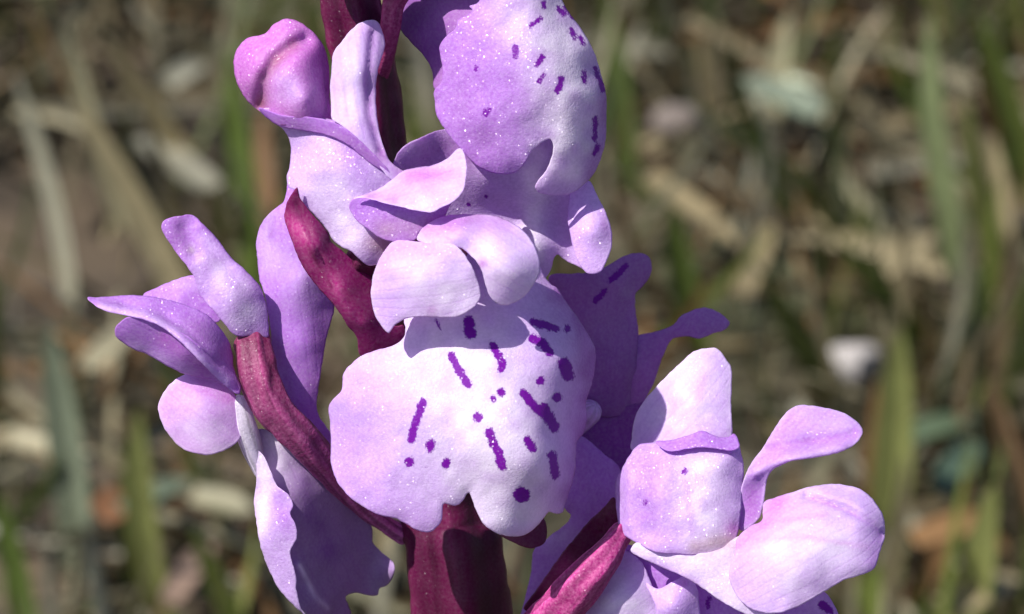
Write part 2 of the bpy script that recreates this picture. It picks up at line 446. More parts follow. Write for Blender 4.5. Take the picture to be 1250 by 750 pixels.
sheet('lip', lip3, z3, M_LIP, f3, C_PALE, paint=[([(560, 420), (580, 480), (600, 560), (625, 610)], 75, C_WHITE, .95), ([(420, 530), (430, 590)], 45, C_LIL, .35), ([(690, 360), (728, 420), (718, 520), (702, 600)], 24, C_LIL2, .95), ([(460, 620), (530, 640)], 22, C_LIL, .3)],  # right margin painted darker lilac in place of its shade
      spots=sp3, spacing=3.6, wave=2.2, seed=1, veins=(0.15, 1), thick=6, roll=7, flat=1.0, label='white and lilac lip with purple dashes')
sheet('sepal', [(510, 293), (512, 283), (520, 275), (535, 266), (555, 262), (585, 262), (605, 264), (625, 272), (642, 285), (654, 303), (659, 322), (658, 335), (650, 350), (640, 362), (628, 370), (615, 373), (605, 369), (597, 360), (592, 345), (588, 330), (580, 318), (572, 310), (562, 303), (550, 300), (530, 300)],
      [(600, 310, 250), (560, 285, 234), (585, 262, 192), (535, 266, 196), (625, 272, 196), (655, 305, 222), (658, 335, 224), (640, 360, 222), (615, 373, 220), (592, 345, 236), (572, 310, 230), (515, 290, 212), (630, 335, 246)],
      M_PETAL, f3, C_PALE, paint=[([(520, 278), (560, 268), (615, 270)], 13, C_MAG, .55), ([(600, 320), (625, 340)], 35, C_WHITE, .7), ([(589, 322)], 6, C_MAG, .6)], seed=4, roll=3, flat=.9, wave=1.6, edge=(C_WHITE, 4, .5))
sheet('sepal', [(483, 294), (468, 308), (458, 328), (454, 345), (453, 365), (458, 385), (466, 398), (474, 407), (480, 400), (488, 393), (500, 388), (520, 387), (540, 388), (558, 387), (572, 380), (582, 372), (587, 360), (584, 345), (578, 330), (571, 317), (561, 304), (550, 298), (535, 297), (520, 297), (505, 295)],
      [(520, 340, 234), (475, 330, 218), (454, 350, 208), (474, 406, 202), (500, 389, 212), (540, 388, 218), (572, 380, 222), (587, 358, 226), (570, 316, 236), (545, 298, 230), (510, 295, 222), (483, 294, 206), (466, 310, 206)],
      M_PETAL, f3, C_PALE, paint=[([(490, 298), (520, 296)], 12, C_PINK, .6), ([(520, 350), (560, 360)], 40, C_WHITE, .75), ([(527, 379)], 6, C_MAG, .35), ([(463, 320), (475, 305)], 12, C_PINK, .4)], seed=5, roll=3, flat=.9, wave=1.6, edge=(C_WHITE, 4, .5))
sheet('bract', [(363, 229), (367, 243), (384, 265), (400, 283), (404, 294), (419, 307), (437, 323), (455, 341), (462, 370), (470, 395), (485, 398), (493, 398), (500, 415), (500, 440), (470, 445), (440, 434), (436, 413), (424, 397), (408, 373), (389, 352), (368, 323), (355, 291), (347, 267), (348, 256), (352, 243), (357, 236)],
      [(360, 233, 150), (385, 300, 160), (420, 350, 140), (450, 390, 112), (495, 425, 60), (348, 262, 122), (389, 352, 112), (430, 405, 88), (404, 294, 125), (455, 341, 100), (366, 323, 118)],
      M_STEM, f3, C_BRACT, paint=[([(365, 280), (395, 330), (430, 385)], 9, C_ROSE, .55), ([(352, 262), (380, 325)], 8, C_ROSE, .35), ([(375, 300), (405, 350)], 3, C_STEM, .6)], seed=6, thick=7, roll=6, rollw=8, wave=1.0, flat=.6, crease=[([(362, 250), (395, 320), (440, 390)], 3, -4)], label='dark maroon pointed bract')

# --- upper left flower
f2 = flower('half open flower with curled magenta petal and glistening throat', [(445, 305, 125), (447, 330, 70), (460, 365, 10), (485, 400, -40)], [20, 22, 20, 18], C_STEM, ribs=6, ribamp=.08)
sheet('petal', [(325, 40), (335, 29), (350, 23), (365, 27), (377, 35), (390, 48), (398, 64), (402, 85), (403, 107), (403, 125), (407, 144), (390, 152), (365, 150), (342, 153), (321, 139), (309, 130), (299, 120), (289, 101), (285, 80), (289, 61), (302, 47), (318, 43)],
      [(350, 23, 122), (325, 41, 122), (290, 70, 112), (285, 85, 108), (300, 120, 112), (321, 138, 122), (398, 64, 108), (403, 110, 116), (405, 144, 128), (372, 120, 170), (348, 112, 160), (306, 72, 136), (345, 40, 138), (378, 80, 152), (388, 60, 128), (300, 100, 128)],
      M_GLINT, f2, C_PINK * np.array([1, .9, 1]), paint=[([(358, 56), (337, 72), (321, 101), (318, 128)], 9, np.array([.42, .14, .25]), .75), ([(385, 60), (398, 110)], 14, C_MAG, .6), ([(365, 115), (345, 105)], 20, C_PALE, .6), ([(300, 60), (289, 90)], 10, C_MAG, .3)], seed=7, roll=7, wave=1.5, flat=.9, crease=[([(372, 50), (358, 56), (337, 72), (324, 98), (319, 130)], 10, -15), ([(326, 42), (329, 50)], 5, -4)])
sheet('hood', [(318, 134), (321, 139), (342, 155), (353, 170), (355, 190), (353, 205), (350, 215), (352, 228), (363, 234), (368, 247), (385, 264), (400, 282), (405, 292), (418, 302), (430, 308), (440, 318), (452, 324), (475, 318), (500, 300), (505, 260), (495, 225), (480, 212), (462, 192), (440, 170), (415, 150), (385, 142), (355, 138), (333, 132)],
      [(321, 137, 122), (353, 180, 112), (350, 215, 118), (400, 185, 162), (430, 230, 166), (390, 250, 146), (440, 300, 150), (480, 300, 132), (485, 218, 146), (440, 170, 150), (405, 146, 142), (370, 140, 136), (405, 290, 132), (375, 200, 146), (350, 150, 128)],
      M_GLINT, f2, C_PALE, paint=[([(335, 140), (400, 152), (445, 185)], 9, C_LIL2, .65), ([(400, 240), (420, 280)], 32, C_WHITE, .7), ([(470, 300), (500, 300)], 22, np.array([.52, .34, .36]), .7), ([(440, 215), (430, 190)], 14, C_LIL, .5)], seed=8, roll=6, wave=2.4)
sheet('hood_fold', [(316, 132), (345, 141), (385, 144), (415, 153), (440, 172), (460, 192), (476, 212), (458, 204), (440, 190), (424, 177), (400, 166), (370, 160), (346, 156), (328, 146)],
      [(316, 132, 136), (345, 141, 150), (385, 144, 156), (440, 172, 166), (476, 212, 162), (424, 178, 160), (370, 161, 146), (346, 157, 136), (328, 146, 130)], M_PETAL, f2, C_LIL, paint=[([(340, 150), (420, 168), (460, 200)], 8, C_LIL2, .5)], seed=41, roll=2, wave=1, thick=4)
sheet('sepal', [(405, 145), (404, 125), (403, 105), (405, 85), (407, 65), (418, 50), (428, 37), (440, 28), (455, 24), (463, 30), (468, 42), (470, 55), (466, 70), (461, 88), (459, 105), (459, 125), (461, 150), (467, 175), (475, 195), (487, 206), (500, 214), (486, 224), (470, 212), (455, 190), (435, 168), (415, 152)],
      [(455, 24, 122), (407, 65, 124), (468, 50, 116), (438, 90, 154), (404, 120, 132), (460, 110, 130), (435, 150, 164), (465, 170, 150), (495, 212, 152), (475, 212, 162), (410, 147, 152), (440, 50, 142)],
      M_PETAL, f2, C_PALE, paint=[([(455, 40), (450, 90), (450, 140), (465, 185)], 7, C_LIL2, .65), ([(430, 60), (425, 110), (428, 140)], 16, np.array([.70, .64, .80]), .7), ([(470, 195), (490, 212)], 10, C_MAG, .4)], seed=9, roll=5, wave=1.5, crease=[([(455, 40), (450, 90), (450, 140), (465, 185)], 4, -5), ([(428, 50), (424, 100), (426, 140)], 4, -3)], edge=(C_WHITE, 3, .5))
sheet('petal', [(436, 241), (428, 246), (427, 257), (436, 270), (452, 282), (465, 291), (481, 295), (505, 294), (512, 283), (527, 275), (541, 267), (548, 254), (553, 240), (530, 240), (500, 244), (470, 241), (447, 238)],
      [(436, 241, 176), (428, 255, 170), (452, 282, 176), (481, 295, 182), (505, 294, 188), (541, 267, 190), (548, 245, 192), (508, 246, 192), (470, 246, 180), (490, 275, 184)],
      M_GLINT, f2, C_LIL, paint=[([(465, 280), (520, 275)], 14, np.array([.52, .30, .50]), .7), ([(525, 272), (545, 258)], 8, C_MAG, .6)], seed=10, roll=3, wave=1.5)
sheet('petal', [(480, 218), (497, 207), (527, 202), (545, 194), (559, 181), (565, 185), (569, 198), (569, 214), (565, 233), (553, 246), (537, 254), (527, 259), (508, 257), (492, 253), (473, 249), (447, 242), (433, 242), (449, 236), (465, 229)],
      [(480, 218, 168), (527, 202, 160), (562, 183, 172), (569, 214, 198), (553, 246, 222), (508, 257, 220), (447, 242, 190), (436, 241, 184), (515, 225, 200), (545, 205, 180)],
      M_PETAL, f2, C_PALE, paint=[([(500, 215), (545, 212)], 10, C_PINK, .7), ([(520, 245), (550, 230)], 12, C_WHITE, .4), ([(450, 240), (480, 245)], 8, C_LIL, .5)], seed=11, roll=3, wave=1.4, edge=(C_WHITE, 3, .4))

# --- upper right flower
f1 = flower('upper flower with broad drooping lip and notched lower edge', [(590, -60, 150), (520, -50, 110), (484, -5, 96), (476, 35, 84), (466, 75, 55), (456, 110, 20)], [30, 24, 15, 13, 14, 12], C_ROSE, ribs=6, ribamp=.07, col2=C_OVA)
lip1 = [(584, 3), (573, 8), (577, 13), (569, 19), (559, 25), (556, 35), (545, 44), (537, 56), (537, 67), (540, 83), (539, 99), (530, 112), (531, 123), (533, 141), (544, 160), (560, 179), (580, 201), (596, 210), (612, 213), (628, 211), (639, 202), (649, 186), (660, 175), (671, 170), (675, 177), (675, 187), (671, 199), (665, 211), (654, 225), (655, 233), (663, 237), (679, 239), (695, 237), (711, 227), (724, 214), (733, 195), (739, 174), (740, 150), (740, 117), (733, 88), (723, 59), (707, 32), (693, 13), (680, -8), (655, -30), (610, -32), (592, -15)]
sheet('lip', lip1, [(540, 60, 150), (531, 115, 140), (545, 160, 148), (612, 213, 160), (639, 202, 170), (671, 172, 180), (600, 100, 194), (660, 60, 206), (690, 120, 196), (725, 120, 160), (740, 150, 115), (724, 214, 112), (690, 238, 128), (655, 232, 148), (700, 180, 174), (723, 59, 140), (685, 0, 150), (640, 0, 196), (580, 5, 160), (671, 200, 168), (640, -25, 190), (732, 90, 125)],
      M_GLINT, f1, C_LIL, paint=[([(650, 0), (690, 60), (700, 130), (690, 200)], 48, C_WHITE, .9), ([(545, 60), (560, 120), (590, 190)], 30, C_LIL2, .35), ([(738, 100), (738, 160), (720, 215)], 9, C_LIL2, .7)],
      spots=[([(629, 58), (630, 69)], 4.5), ([(648, 32), (660, 22)], 3.2), ([(663, 2), (664, 8)], 3.5), ([(662, 70), (655, 80)], 3.5), ([(664, 91), (658, 100)], 3.2), ([(686, 96), (681, 112)], 4.2), ([(596, 135), (593, 139)], 4.5), ([(581, 84)], 4), ([(682, 10), (688, 18)], 4), ([(690, 8), (700, 22)], 3), ([(697, 36), (702, 47)], 3.3), ([(709, 46), (713, 54)], 3.5), ([(712, 88), (713, 100)], 3.2), ([(727, 84), (732, 98), (736, 110)], 3.5), ([(727, 144), (726, 168)], 3.8), ([(730, 178), (726, 188)], 3.5)],
      spacing=4, seed=12, veins=(-.2, 1), roll=7, wave=3, thick=8, label='lilac lip fading to white with purple flecks')
sheet('sepal', [(484, 190), (497, 176), (515, 168), (540, 158), (600, 150), (690, 170), (712, 230), (716, 260), (722, 300), (724, 326), (716, 331), (706, 326), (690, 318), (679, 311), (672, 330), (664, 345), (660, 370), (600, 360), (545, 300), (500, 250), (480, 215)],
      [(484, 190, 138), (515, 168, 146), (540, 160, 132), (520, 205, 112), (580, 195, 122), (600, 215, 124), (560, 250, 82), (600, 262, 68), (630, 270, 66), (652, 230, 104), (652, 300, 92), (680, 270, 62), (710, 250, 80), (720, 320, 84), (690, 316, 62), (664, 345, 66), (545, 300, 85), (690, 175, 110), (640, 180, 130), (600, 350, 60)],
      M_GLINT, f1, C_PALE * .9, paint=[([(652, 190), (651, 260), (648, 310)], 15, C_WHITE, 1.0), ([(720, 250), (722, 320)], 22, C_PALE, .6), ([(520, 190), (560, 180)], 30, C_LIL2, .8), ([(600, 240), (600, 280)], 28, C_PALE, .4)], spots=[([(594, 240)], 3), ([(573, 250)], 3)], seed=13, wave=2, roll=5, flat=1.0)  # left part painted darker lilac to deepen the shade there
sheet('sepal', [(700, 226), (719, 221), (727, 235), (735, 250), (743, 268), (747, 285), (746, 305), (738, 325), (733, 332), (722, 335), (712, 330), (702, 312), (697, 290), (693, 262)],
      [(700, 228, 96), (722, 228, 98), (747, 290, 106), (728, 334, 112), (700, 300, 104), (722, 285, 122), (695, 262, 98)], M_GLINT, f1, C_PALE, paint=[([(735, 262), (742, 290)], 5, C_LIL2, .5)], seed=42, roll=3, wave=1.2, flat=.8)
sheet('sepal', [(466, -40), (472, 5), (480, 20), (490, 38), (505, 55), (520, 72), (528, 90), (530, 108), (545, 118), (580, 80), (610, 20), (620, -40), (540, -70)],
      [(470, -20, 20), (490, 38, 30), (528, 95, 60), (545, 110, 80), (580, 50, 100), (610, -20, 100), (520, 20, 66), (540, -60, 60)], M_PETAL, f1, C_LIL2, paint=[([(500, 0), (530, 60)], 25, C_DEEP, .5)], seed=14)

# --- left flower
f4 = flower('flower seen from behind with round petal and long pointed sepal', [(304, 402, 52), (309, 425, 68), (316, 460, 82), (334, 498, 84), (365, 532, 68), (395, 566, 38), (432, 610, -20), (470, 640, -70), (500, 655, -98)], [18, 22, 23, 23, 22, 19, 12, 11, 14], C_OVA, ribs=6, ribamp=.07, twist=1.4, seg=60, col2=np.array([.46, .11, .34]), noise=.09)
sheet('sepal', [(352, 222), (347, 245), (333, 257), (320, 272), (313, 293), (314, 317), (317, 341), (323, 360), (328, 387), (331, 413), (332, 441), (343, 473), (361, 497), (379, 524), (400, 545), (404, 530), (388, 505), (388, 480), (394, 440), (397, 421), (403, 397), (408, 376), (404, 345), (392, 300), (375, 260), (360, 225)],
      [(352, 222, 50), (333, 257, 52), (313, 300, 32), (355, 290, 72), (395, 350, 58), (408, 376, 38), (330, 390, 55), (368, 420, 66), (397, 420, 40), (332, 441, 38), (365, 490, 40), (388, 500, 22), (400, 545, -5), (370, 340, 78), (325, 345, 50)],
      M_PETAL, f4, C_LIL, paint=[([(330, 262), (322, 290), (328, 320)], 12, C_PALE, .7), ([(345, 320), (375, 350)], 28, C_PALE, .45), ([(395, 400), (385, 470)], 15, C_LIL2, .6), ([(336, 262), (330, 290)], 2.5, C_LIL2, .8)], seed=15, wave=2)
sheet('petal', [(240, 336), (225, 338), (205, 345), (190, 352), (175, 360), (180, 378), (230, 390), (268, 392), (262, 365), (250, 345)],
      [(240, 337, 50), (190, 353, 48), (178, 365, 52), (220, 362, 66), (265, 388, 60), (230, 388, 70)], M_PETAL, f4, C_LIL, paint=[([(215, 345), (240, 345)], 12, C_PALE, .5)], seed=16)
sheet('petal', [(143, 397), (140, 405), (145, 415), (164, 427), (180, 433), (201, 445), (223, 456), (244, 461), (260, 465), (275, 468), (262, 440), (235, 415), (205, 398), (175, 388), (155, 388)],
      [(140, 405, 112), (188, 437, 104), (225, 440, 122), (272, 466, 96), (200, 402, 134), (168, 406, 122), (240, 458, 104)], M_PETAL, f4, C_LIL, paint=[([(160, 420), (230, 455)], 8, C_PALE, .5), ([(200, 412), (260, 455)], 12, C_MAG, .35)], seed=17)
sheet('sepal', [(107, 363), (121, 363), (148, 361), (175, 361), (201, 365), (228, 373), (252, 384), (268, 400), (279, 416), (284, 432), (285, 447), (289, 460), (294, 473), (290, 481), (268, 465), (249, 447), (225, 422), (201, 402), (180, 392), (153, 385), (132, 381), (116, 373)],
      [(107, 364, 112), (148, 361, 98), (201, 365, 105), (252, 384, 100), (284, 432, 72), (293, 474, 92), (249, 446, 142), (201, 402, 142), (153, 385, 130), (228, 395, 126), (265, 430, 112), (180, 375, 124)],
      M_GLINT, f4, C_LIL, paint=[([(125, 376), (175, 385), (215, 406), (250, 442), (280, 468)], 7, C_PALE, .85), ([(240, 400), (270, 430)], 14, C_LIL2, .5), ([(122, 368), (180, 378), (225, 402), (262, 442)], 3, C_DEEP, .35)], seed=18, roll=4, wave=1.6, flat=.85, crease=[([(125, 374), (175, 384), (215, 405), (250, 440), (280, 466)], 6, 7), ([(150, 374), (200, 386), (235, 412), (268, 445)], 5, -5)])
sheet('petal', [(197, 275), (203, 268), (217, 264), (235, 263), (247, 273), (263, 289), (281, 313), (297, 328), (317, 349), (325, 373), (328, 400), (326, 412), (309, 410), (288, 410), (275, 397), (260, 379), (244, 360), (239, 344), (233, 332), (220, 315), (207, 297), (199, 284)],
      [(203, 268, 92), (235, 263, 78), (214, 300, 88), (281, 313, 84), (326, 375, 72), (300, 408, 80), (250, 365, 92), (282, 360, 122), (242, 315, 108), (225, 285, 100)],
      M_GLINT, f4, C_LIL, paint=[([(265, 330), (295, 380)], 28, C_WHITE, .6), ([(215, 275), (222, 300)], 14, C_LIL2, .6), ([(234, 305)], 5, np.array([.6, .5, .5]), .7), ([(250, 290), (290, 330)], 8, C_PALE, .6)], seed=19, roll=4, wave=1.6, flat=.45, crease=[([(245, 275), (285, 322), (318, 358)], 7, 4), ([(225, 280), (238, 310)], 9, -6)])
sheet('petal', [(228, 456), (209, 468), (197, 484), (193, 500), (199, 519), (209, 535), (225, 549), (244, 555), (260, 555), (276, 549), (289, 540), (296, 527), (295, 508), (289, 487), (279, 471), (265, 465), (241, 458)],
      [(193, 500, 74), (245, 505, 100), (260, 555, 86), (296, 520, 74), (228, 456, 80), (278, 472, 78), (212, 538, 76)], M_PETAL, f4, C_PINK * .45 + C_PALE * .6, paint=[([(240, 520), (260, 540)], 30, C_WHITE, .45), ([(225, 470), (275, 490)], 3, C_PINK, .5), ([(240, 462), (285, 485)], 10, C_PINK, .6)], seed=20, roll=4, wave=1.2, edge=(C_WHITE, 3, .5))
tube('spur', [(291, 482, 72), (299, 520, 66), (308, 548, 55), (314, 568, 48), (318, 585, 44)], [9, 14, 13, 9, 4], M_GLINT, f4, C_WHITE * .95)
sheet('lip', [(298, 545), (311, 563), (314, 585), (311, 611), (314, 638), (319, 667), (330, 697), (343, 721), (359, 739), (375, 750), (388, 772), (415, 772), (428, 752), (425, 739), (422, 728), (434, 724), (450, 727), (461, 727), (463, 719), (474, 713), (481, 699), (479, 686), (466, 674), (455, 662), (454, 643), (440, 620), (400, 590), (370, 560), (340, 530), (310, 525)],
      [(298, 550, 46), (314, 600, 44), (330, 697, 34), (375, 750, 16), (350, 620, 42), (390, 650, 4), (440, 670, -60), (462, 690, -84), (481, 698, -70), (461, 727, -95), (425, 727, -60), (400, 770, -50), (400, 600, 10), (450, 645, -62), (340, 545, 44), (370, 720, 14)],
      M_PETAL, f4, (C_LIL * .6 + np.array([.5, .45, .55]) * .4) * .72, paint=[([(335, 540), (330, 580)], 20, C_WHITE, .7), ([(384, 632), (392, 642)], 12, C_DEEP, .55), ([(400, 672)], 16, C_DEEP, .5), ([(372, 590), (378, 615)], 9, C_DEEP, .35), ([(474, 690)], 12, C_PALE, .7), ([(365, 690), (385, 728), (400, 742)], 3, C_WHITE, .7)], seed=21, wave=3, roll=3, flat=1.1, crease=[([(365, 690), (385, 728), (400, 742)], 5, 6)])  # lip colour darkened and greyed to stand in for shade
sheet('lip_margin', [(300, 548), (311, 563), (313, 585), (310, 611), (313, 638), (318, 667), (329, 697), (342, 721), (358, 739), (372, 752), (378, 765), (374, 752), (367, 742), (362, 723), (361, 702), (354, 675), (362, 657), (361, 641), (354, 627), (358, 617), (351, 603), (338, 593), (330, 575), (318, 552)],
      [(300, 548, 56), (313, 600, 52), (330, 697, 42), (375, 758, 24), (338, 595, 70), (358, 615, 74), (362, 657, 70), (361, 702, 58), (367, 742, 38), (335, 650, 66)],
      M_GLINT, f4, C_PALE, paint=[([(318, 560), (325, 600), (318, 650)], 9, C_WHITE, .8), ([(345, 610), (350, 640)], 14, C_LIL, .7)], seed=22, roll=2, wave=1.5, edge=(C_WHITE, 3, .3))

# --- flower behind, in the shade
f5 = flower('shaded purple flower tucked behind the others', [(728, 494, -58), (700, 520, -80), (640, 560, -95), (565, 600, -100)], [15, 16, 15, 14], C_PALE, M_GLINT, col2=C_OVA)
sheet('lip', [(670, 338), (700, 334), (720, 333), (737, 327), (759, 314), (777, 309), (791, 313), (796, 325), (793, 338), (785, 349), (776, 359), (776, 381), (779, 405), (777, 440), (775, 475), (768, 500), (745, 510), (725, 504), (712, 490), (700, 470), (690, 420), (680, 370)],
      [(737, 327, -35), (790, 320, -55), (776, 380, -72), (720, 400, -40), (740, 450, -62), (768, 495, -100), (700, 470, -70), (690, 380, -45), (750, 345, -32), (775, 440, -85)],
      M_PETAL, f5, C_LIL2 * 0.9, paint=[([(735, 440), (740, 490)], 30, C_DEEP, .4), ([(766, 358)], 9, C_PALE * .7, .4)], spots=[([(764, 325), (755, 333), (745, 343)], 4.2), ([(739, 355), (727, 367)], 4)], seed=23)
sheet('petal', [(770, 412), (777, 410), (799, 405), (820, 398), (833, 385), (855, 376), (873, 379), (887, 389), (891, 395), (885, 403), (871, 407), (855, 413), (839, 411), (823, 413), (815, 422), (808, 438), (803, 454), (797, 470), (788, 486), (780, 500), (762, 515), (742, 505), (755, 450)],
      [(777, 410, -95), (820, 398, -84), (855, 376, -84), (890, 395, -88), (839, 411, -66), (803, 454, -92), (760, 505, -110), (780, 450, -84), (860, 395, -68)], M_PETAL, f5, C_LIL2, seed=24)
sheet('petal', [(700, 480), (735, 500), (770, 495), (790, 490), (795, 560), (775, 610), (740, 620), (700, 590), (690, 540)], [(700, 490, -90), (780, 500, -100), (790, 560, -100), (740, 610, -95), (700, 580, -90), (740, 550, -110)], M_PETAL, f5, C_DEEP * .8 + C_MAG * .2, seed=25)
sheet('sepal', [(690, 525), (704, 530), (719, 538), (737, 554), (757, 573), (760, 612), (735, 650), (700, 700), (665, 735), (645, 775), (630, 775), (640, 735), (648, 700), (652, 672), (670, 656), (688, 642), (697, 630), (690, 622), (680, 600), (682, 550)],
      [(695, 530, -50), (755, 580, -60), (725, 590, -38), (700, 640, -45), (670, 680, -58), (640, 760, -80), (735, 645, -58), (690, 590, -45)], M_PETAL, f5, C_LIL, paint=[([(675, 662), (692, 655)], 16, C_PALE, .7)], seed=26)
sheet('bract', [(600, 640), (612, 654), (628, 663), (648, 670), (664, 663), (668, 650), (664, 632), (650, 615), (615, 615)], [(600, 640, 20), (630, 655, 45), (650, 668, 40), (668, 645, 30), (640, 620, 40)], M_STEM, f5, C_STEM, seed=27)

# --- lower right flower
f6 = flower('side flower with boxy hood and bulging pale petal', [(768, 640, 62), (754, 657, 70), (737, 682, 84), (702, 724, 72), (652, 777, 10), (605, 840, -110)], [12, 14, 19, 25, 27, 24], C_ROSE, ribs=6, ribamp=.06, noise=.07, twist=.6, seg=54, col2=C_ROSE * 1.05)
sheet('bract', [(749, 607), (737, 620), (719, 637), (700, 660), (687, 675), (670, 699), (655, 720), (640, 745), (680, 740), (712, 700), (735, 675), (758, 655), (756, 625)],
      [(749, 607, 16), (700, 660, 12), (660, 712, -8), (758, 650, 10), (712, 690, -8), (680, 735, -30), (725, 655, -6)], M_STEM, f6, C_STEM * .95, paint=[([(690, 690), (670, 715)], 12, C_ROSE, .5)], seed=28, thick=9)
sheet('sepal', [(771, 536), (775, 510), (785, 491), (797, 477), (812, 461), (831, 443), (844, 431), (857, 426), (871, 425), (879, 429), (888, 441), (893, 451), (893.5, 473), (892.5, 491), (893, 510), (894, 526), (888, 545), (860, 552), (800, 556), (772, 550)],
      [(771, 534, 18), (797, 477, 24), (857, 426, 28), (893, 451, 22), (894, 526, 44), (840, 490, 58), (830, 548, 52), (868, 460, 46)], M_PETAL, f6, C_PALE, paint=[([(830, 500), (850, 470)], 42, C_WHITE, .65), ([(852, 485), (860, 462)], 5, C_PINK, .4), ([(823, 495), (820, 505)], 5, C_PINK, .45)], seed=29, roll=4, wave=2, flat=.55, edge=(C_WHITE, 3, .6))
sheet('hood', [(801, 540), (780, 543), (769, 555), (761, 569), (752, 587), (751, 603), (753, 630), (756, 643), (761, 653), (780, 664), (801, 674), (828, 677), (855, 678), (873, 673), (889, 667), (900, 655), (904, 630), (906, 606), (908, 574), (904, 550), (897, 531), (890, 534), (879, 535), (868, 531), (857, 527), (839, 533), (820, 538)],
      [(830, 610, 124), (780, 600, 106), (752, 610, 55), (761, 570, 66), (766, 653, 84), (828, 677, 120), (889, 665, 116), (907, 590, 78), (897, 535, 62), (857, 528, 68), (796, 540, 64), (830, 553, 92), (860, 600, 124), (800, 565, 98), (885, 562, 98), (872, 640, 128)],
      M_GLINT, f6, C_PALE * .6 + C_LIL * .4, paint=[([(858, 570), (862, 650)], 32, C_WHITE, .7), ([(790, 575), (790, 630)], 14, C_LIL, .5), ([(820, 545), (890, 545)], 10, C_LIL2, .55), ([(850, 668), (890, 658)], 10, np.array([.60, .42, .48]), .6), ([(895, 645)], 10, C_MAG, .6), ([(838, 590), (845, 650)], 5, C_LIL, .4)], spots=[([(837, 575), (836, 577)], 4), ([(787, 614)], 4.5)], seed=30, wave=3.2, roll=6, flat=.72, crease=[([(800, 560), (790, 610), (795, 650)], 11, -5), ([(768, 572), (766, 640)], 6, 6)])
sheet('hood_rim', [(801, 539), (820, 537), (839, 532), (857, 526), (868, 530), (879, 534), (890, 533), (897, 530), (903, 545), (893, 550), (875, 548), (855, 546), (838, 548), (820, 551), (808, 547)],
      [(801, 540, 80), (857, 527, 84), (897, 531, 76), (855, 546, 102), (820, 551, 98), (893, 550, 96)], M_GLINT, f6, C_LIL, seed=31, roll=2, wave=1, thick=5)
sheet('petal', [(971, 496), (987, 495), (1013, 499), (1032, 505), (1048, 517), (1053, 526), (1049, 537), (1037, 547), (1019, 554), (992, 559), (968, 563), (949, 570), (939, 579), (935, 593), (931, 619), (925, 635), (907, 648), (897, 638), (899, 619), (907, 590), (915, 569), (931, 547), (944, 526), (957, 507)],
      [(900, 635, 96), (925, 625, 92), (905, 592, 92), (933, 593, 72), (931, 547, 76), (950, 562, 104), (971, 496, 58), (1013, 499, 54), (1053, 526, 74), (1019, 553, 104), (968, 562, 110), (990, 530, 86), (1035, 530, 84)],
      M_PETAL, f6, C_LIL * .7 + C_PALE * .3, paint=[([(985, 510), (1025, 520)], 18, C_PALE, .6), ([(940, 545), (990, 538), (1045, 530)], 5, C_MAG, .35), ([(925, 575), (960, 560), (1020, 550)], 5, C_PALE, .8), ([(918, 600), (915, 630)], 12, C_MAG, .35)], seed=32, roll=3, wave=1.6, flat=.8, crease=[([(920, 580), (945, 565), (985, 556), (1030, 546)], 5, 5), ([(935, 550), (985, 540), (1040, 531)], 6, -5)], edge=(C_WHITE, 2.5, .4))
sheet('lip', [(745, 668), (762, 664), (790, 672), (830, 690), (870, 715), (905, 735), (960, 738), (990, 728), (1005, 722), (1016, 735), (1024, 752), (1030, 775), (780, 790), (740, 720)],
      [(745, 670, 20), (800, 690, 48), (870, 730, 60), (960, 745, 80), (1010, 728, 70), (1028, 770, 50), (780, 780, 20), (880, 780, 60)], M_PETAL, f6, C_LIL, paint=[([(990, 735), (1015, 745)], 18, C_PALE, .7)], spots=[([(1002, 738), (1008, 742), (1014, 748)], 5), ([(866, 730), (864, 740)], 3.5)], seed=33)
sheet('sepal', [(690, 778), (703, 748), (722, 718), (742, 688), (760, 672), (782, 685), (795, 712), (803, 740), (810, 778)], [(742, 688, 44), (695, 765, 22), (755, 730, 74), (800, 740, 52), (780, 690, 56), (760, 770, 62)], M_PETAL, f6, C_PALE, paint=[([(740, 730), (770, 750)], 40, C_WHITE, .7)], seed=34)
sheet('petal', [(788, 712), (803, 719), (821, 710), (836, 704), (847, 711), (853, 730), (852, 778), (806, 778), (800, 740)], [(820, 740, 98), (836, 706, 84), (800, 717, 74), (851, 740, 74), (805, 770, 70)], M_GLINT, f6, C_PALE, paint=[([(834, 712)], 5, C_MAG, .6)], seed=35)
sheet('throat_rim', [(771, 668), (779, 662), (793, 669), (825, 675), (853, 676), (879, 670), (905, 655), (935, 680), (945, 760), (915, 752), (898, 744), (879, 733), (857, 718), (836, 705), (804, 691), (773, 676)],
      [(772, 670, 98), (825, 690, 116), (898, 665, 128), (898, 744, 136), (935, 750, 136), (857, 716, 124), (930, 690, 134)], M_GLINT, f6, C_WHITE * .6 + C_PALE * .35, paint=[([(870, 672), (900, 662)], 10, np.array([.60, .42, .48]), .5), ([(790, 685), (850, 712)], 7, C_LIL, .5)], seed=36, roll=4)
